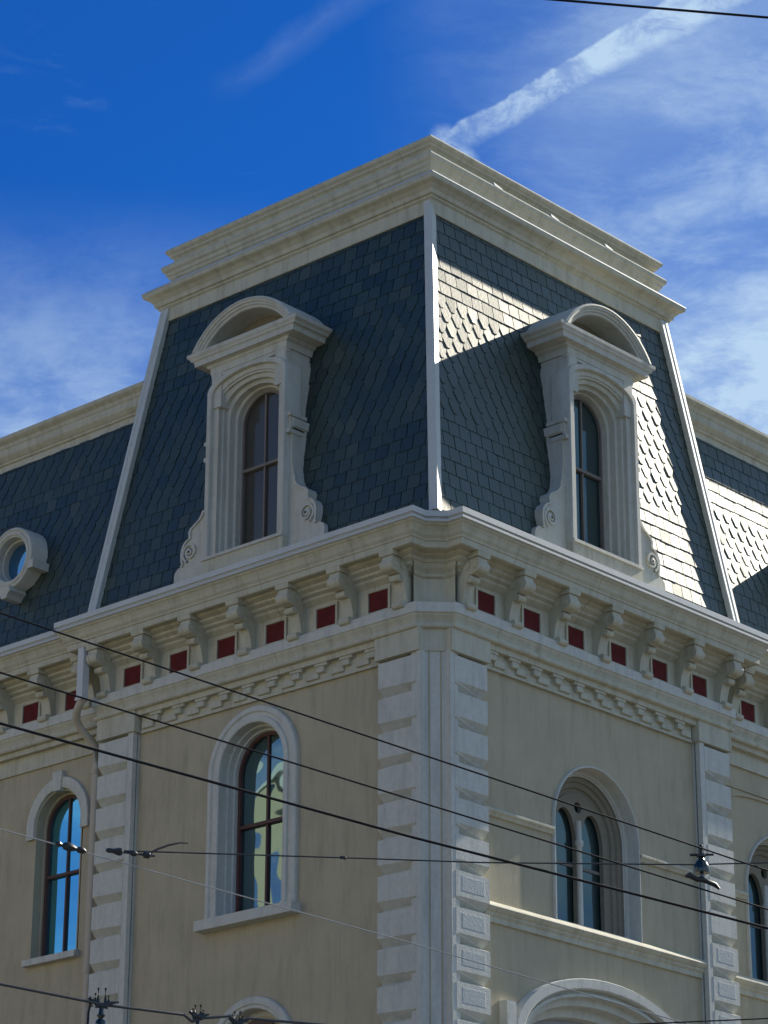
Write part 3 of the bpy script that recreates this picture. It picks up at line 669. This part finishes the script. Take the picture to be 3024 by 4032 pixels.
# ------------------------------------------------------------------ overhead wires
def cable(name, pts, r, m, label, ext0=14., ext1=14., sag=0., sub=6):
    P = [Vector(p) for p in pts]
    if ext0: P = [P[0]+(P[0]-P[1]).normalized()*ext0]+P
    if ext1: P = P+[P[-1]+(P[-1]-P[-2]).normalized()*ext1]
    o = tube(P, r, 8).build(name, m, smooth=60)
    return tag(o, label, 'wire', 'overhead wires in front of the building')
cable('overhead_wire', [(-15.197, -10.252, 6.511), (-10.864, -12.059, 5.644)], .0054, M_wire, 'uppermost of the three dark wires sloping down across the facade')
cable('overhead_wire', [(-15.183, -10.263, 6.182), (-10.87, -12.05, 5.415)], .0054, M_wire, 'middle of the three dark sloping wires, carrying the bell insulator')
cable('overhead_wire', [(-15.172, -10.272, 5.906), (-12.862, -11.03, 5.636), (-10.873, -12.046, 5.305)], .0082, M_wire, 'thickest black wire, lowest of the three dark sloping wires')
cable('overhead_wire', [(-15.149, -10.291, 5.344), (-12.862, -11.03, 5.04), (-11.329, -11.77, 4.723)], .0034, M_wirep, 'thin pale wire sloping across the tall arched window and its sill')
cable('span_wire', [(-14.538, -10.445, 5.325), (-13.219, -10.884, 5.466), (-12.434, -11.219, 5.533), (-11.272, -11.819, 5.642), (-10.917, -12.027, 5.685)], .0042, M_iron, 'nearly level span wire from the small turnbuckle to the bell insulator', 0)
cable('overhead_wire', [(-11.939, -11.513, 11.234), (-10.714, -12.283, 11.348)], .0085, M_wire, 'dark wire crossing the sky above the roof')
cable('trolley_wire', [(-15.116, -10.319, 4.547), (-14.526, -10.463, 4.512), (-14.099, -10.586, 4.511), (-14.053, -10.6, 4.481), (-13.99, -10.62, 4.505), (-13.842, -10.667, 4.533), (-13.807, -10.679, 4.508), (-13.746, -10.699, 4.53), (-13.003, -10.972, 4.545)], .0075, M_trol, 'lowest wire, kinked and hung with three clamps near the bottom of the view')
cable('overhead_wire', [(-11.452, -11.703, 4.716), (-10.887, -12.025, 4.784)], .0040, M_wire, 'short thin wire low beside the far quoin pier', 3.)
# fittings
def lathe(p, prof, n=14, axis=Vector((0, 0, 1))):
    u = axis.orthogonal().normalized(); w_ = axis.cross(u); b = MB()
    b.strip([[tuple(Vector(p)+axis*h+u*r*math.cos(2*math.pi*k/n)+w_*r*math.sin(2*math.pi*k/n)) for k in range(n)] for r, h in prof], True)
    b.f.append(tuple(range(n))); b.f.append(tuple(len(b.v)-n+k for k in range(n))); return b
def merge(a, b): a.add(b.v, b.f); return a
ip = Vector((-11.245, -11.862, 5.605))
e = tag(empty('bell_insulator', ip), 'dark green bell shaped insulator hanging between the span wire and the middle sloping wire', 'insulator')
b = lathe((0, 0, 0), [(.012, -.06), (.014, -.02), (.055, -.018), (.058, -.005), (.052, .03), (.038, .06), (.022, .075), (.018, .10)]); b.build('bell', M_porc, e, smooth=50)
b = lathe((0, 0, 0), [(.012, .09), (.030, .095), (.030, .115), (.012, .12), (.010, .15), (.017, .16), (.012, .178), (.003, .182)]); b.build('pin_cap', M_iron, e, smooth=50)
wd = (Vector((-10.87, -12.05, 5.415))-Vector((-15.183, -10.263, 6.182))).normalized()
sdv = Vector((.70, -.70, .05)).normalized()
b = tube([tuple(sdv*-.075+Vector((0, 0, .112))), tuple(sdv*.085+Vector((0, 0, .108)))], [.010, .008], 8); b.build('cross_arm', M_iron, e, smooth=50)
b = tube([tuple(wd*t_+Vector((0, 0, -.060+h))) for t_, h in ((-.13, -.015), (-.10, .002), (-.04, -.012), (0, .0), (.05, -.006), (.10, -.010), (.135, -.03))], [.010, .021, .017, .022, .017, .018, .008], 8); b.build('wire_clamp', M_iron, e, smooth=50)
for ch_ in e.children: ch_.scale = (.85, .85, .85)
# clamp on the pale wire
cpn = Vector((-14.772, -10.416, 5.299)); dd = Vector((.99, -.32, -.13)).normalized()
b = tube([tuple(dd*t_) for t_ in (-.09, -.07, -.05, -.035, -.01, .01, .03, .045, .07, .085)], [.006, .017, .008, .022, .024, .018, .010, .018, .016, .005], 8)
o = b.build('wire_clamp', M_iron, smooth=40); o.location = cpn; tag(o, 'dark lumpy clamp on the thin pale wire in front of the wing window', 'clamp')
# turnbuckle with its loose tail
tb = tag(empty('turnbuckle', (-14.538, -10.445, 5.325)), 'dark turnbuckle with a curled brown wire tail at the left end of the span wire', 'turnbuckle')
tdir = Vector((.93, -.36, .0)).normalized()
b = tube([tuple(tdir*t_+Vector((0, 0, .000))) for t_ in (-.015, .0, .02, .055, .07, .08, .12, .13, .15, .16, .19, .20, .225, .235, .26)], [.008, .014, .012, .022, .020, .006, .006, .015, .015, .006, .006, .018, .018, .008, .004], 8); b.build('turnbuckle_body', M_iron, tb, smooth=40)
b = tube([(.21, -.075, .006), (.26, -.085, .04), (.33, -.10, .075), (.40, -.115, .10), (.45, -.12, .108)], [.006, .006, .006, .005, .005], 8); b.build('wire_tail', M_copper, tb, smooth=50)
# joint on the span wire
o = tube([(-.02, .007, -.003), (-.008, .003, 0), (0, 0, .003), (.008, -.003, 0), (.025, -.008, 0)], [.004, .010, .007, .011, .004], 8).build('wire_splice', M_iron, smooth=40); o.location = (-13.219, -10.884, 5.466)
tag(o, 'tiny dark splice on the span wire left of the corner pier', 'splice')
# prong clamps on the trolley wire
def prong(p, label, big):
    e = tag(empty('prong_clamp', p), label, 'clamp', 'prong clamps on the lowest wire')
    k = .9 if big else .62
    b = MB()
    for a, h in ((-.036, .058), (-.020, .090), (.020, .092), (.038, .050)):
        merge(b, tube([(a*k*.6, -a*.25, -.02), (a*k*1.0, -a*.4, .015*k), (a*k*.95, -a*.4, h*k)], [.011, .009, .006], 6))
    b.build('prongs', M_iron, e, smooth=50)
    b = tube([tuple(tdir*t_*k+Vector((0, 0, h*k))) for t_, h in ((-.075, .03), (-.04, .0), (-.01, -.01), (.02, -.01), (.06, .012), (.105, .02))], [.010, .007, .014, .014, .009, .004], 8); b.build('jaw', M_iron, e, smooth=50)
    if big:
        b = lathe((0, 0, 0), [(.010, -.01), (.014, -.05), (.022, -.06), (.013, -.075), (.028, -.09), (.030, -.115), (.020, -.12), (.045, -.15), (.060, -.175), (.058, -.19), (.02, -.20)]); b.build('insulator_body', M_porc, e, smooth=50)
        b = tube([(-.06, .015, .0), (-.07, .018, -.05), (-.072, .018, -.12), (-.085, .02, -.22)], .006, 7); b.build('jumper_wire', M_wire, e, smooth=50)
    else:
        b = lathe((0, 0, 0), [(.008, -.01), (.011, -.05), (.020, -.06), (.016, -.085), (.01, -.11)]); b.build('stem', M_iron, e, smooth=50)
prong((-14.555, -10.456, 4.515), 'largest prong clamp, with an insulator under it, in front of the left quoin pier', True)
prong((-14.02, -10.61, 4.515), 'middle prong clamp left of the lower arched window', False)
prong((-13.80, -10.68, 4.505), 'rightmost prong clamp in front of the lower arched window', False)

# ------------------------------------------------------------------ building across the side street (seen only in the window glass)
M_yel = mat('pale_yellow_stucco', (.50, .43, .27), .85, .06, 2, .1, 30, (.4, .34, .24), .3, spec=.2, streak=True)
O = tag(empty('stucco_building', (-31, 30, 0)), 'pale yellow building across the street, mirrored in the tall arched window', 'building')
b = MB(); b.box(-10, 0, -27, 5.2, 0, 19.5); b.box(-9, -.2, 1.6, 4.6, 19.5, 24); b.build('wall', M_yel, O)
b = MB(); b.box(-.21, -.14, 1.75, 2.75, 14.0, 23.6); b.build('reflected_dark_strip', G_mid, O)  # added dark strip, so the tall window's right pane mirrors something dark
b = MB(); b.box(-10.4, .5, -27.4, 5.6, 19.5, 20.1); b.box(-9.3, .2, 1.3, 4.9, 24, 24.5); b.build('roof_ledge', M_quoin, O)
for k in range(8):
    for j in range(4):
        f = MB(); y0 = -25.5+k*3.9; z0 = 2.5+j*4.3
        f.box(0, .08, y0, y0+1.5, z0, z0+2.3); fo = f.build('window', M_quoin, O)
        g_ = MB(); g_.box(.02, .095, y0+.12, y0+1.38, z0+.12, z0+2.18); g_.build('pane', G_mid, fo)

# ------------------------------------------------------------------ render
S.render.engine = 'CYCLES'
S.cycles.max_bounces = 8; S.cycles.diffuse_bounces = 4
S.cycles.use_denoising = True
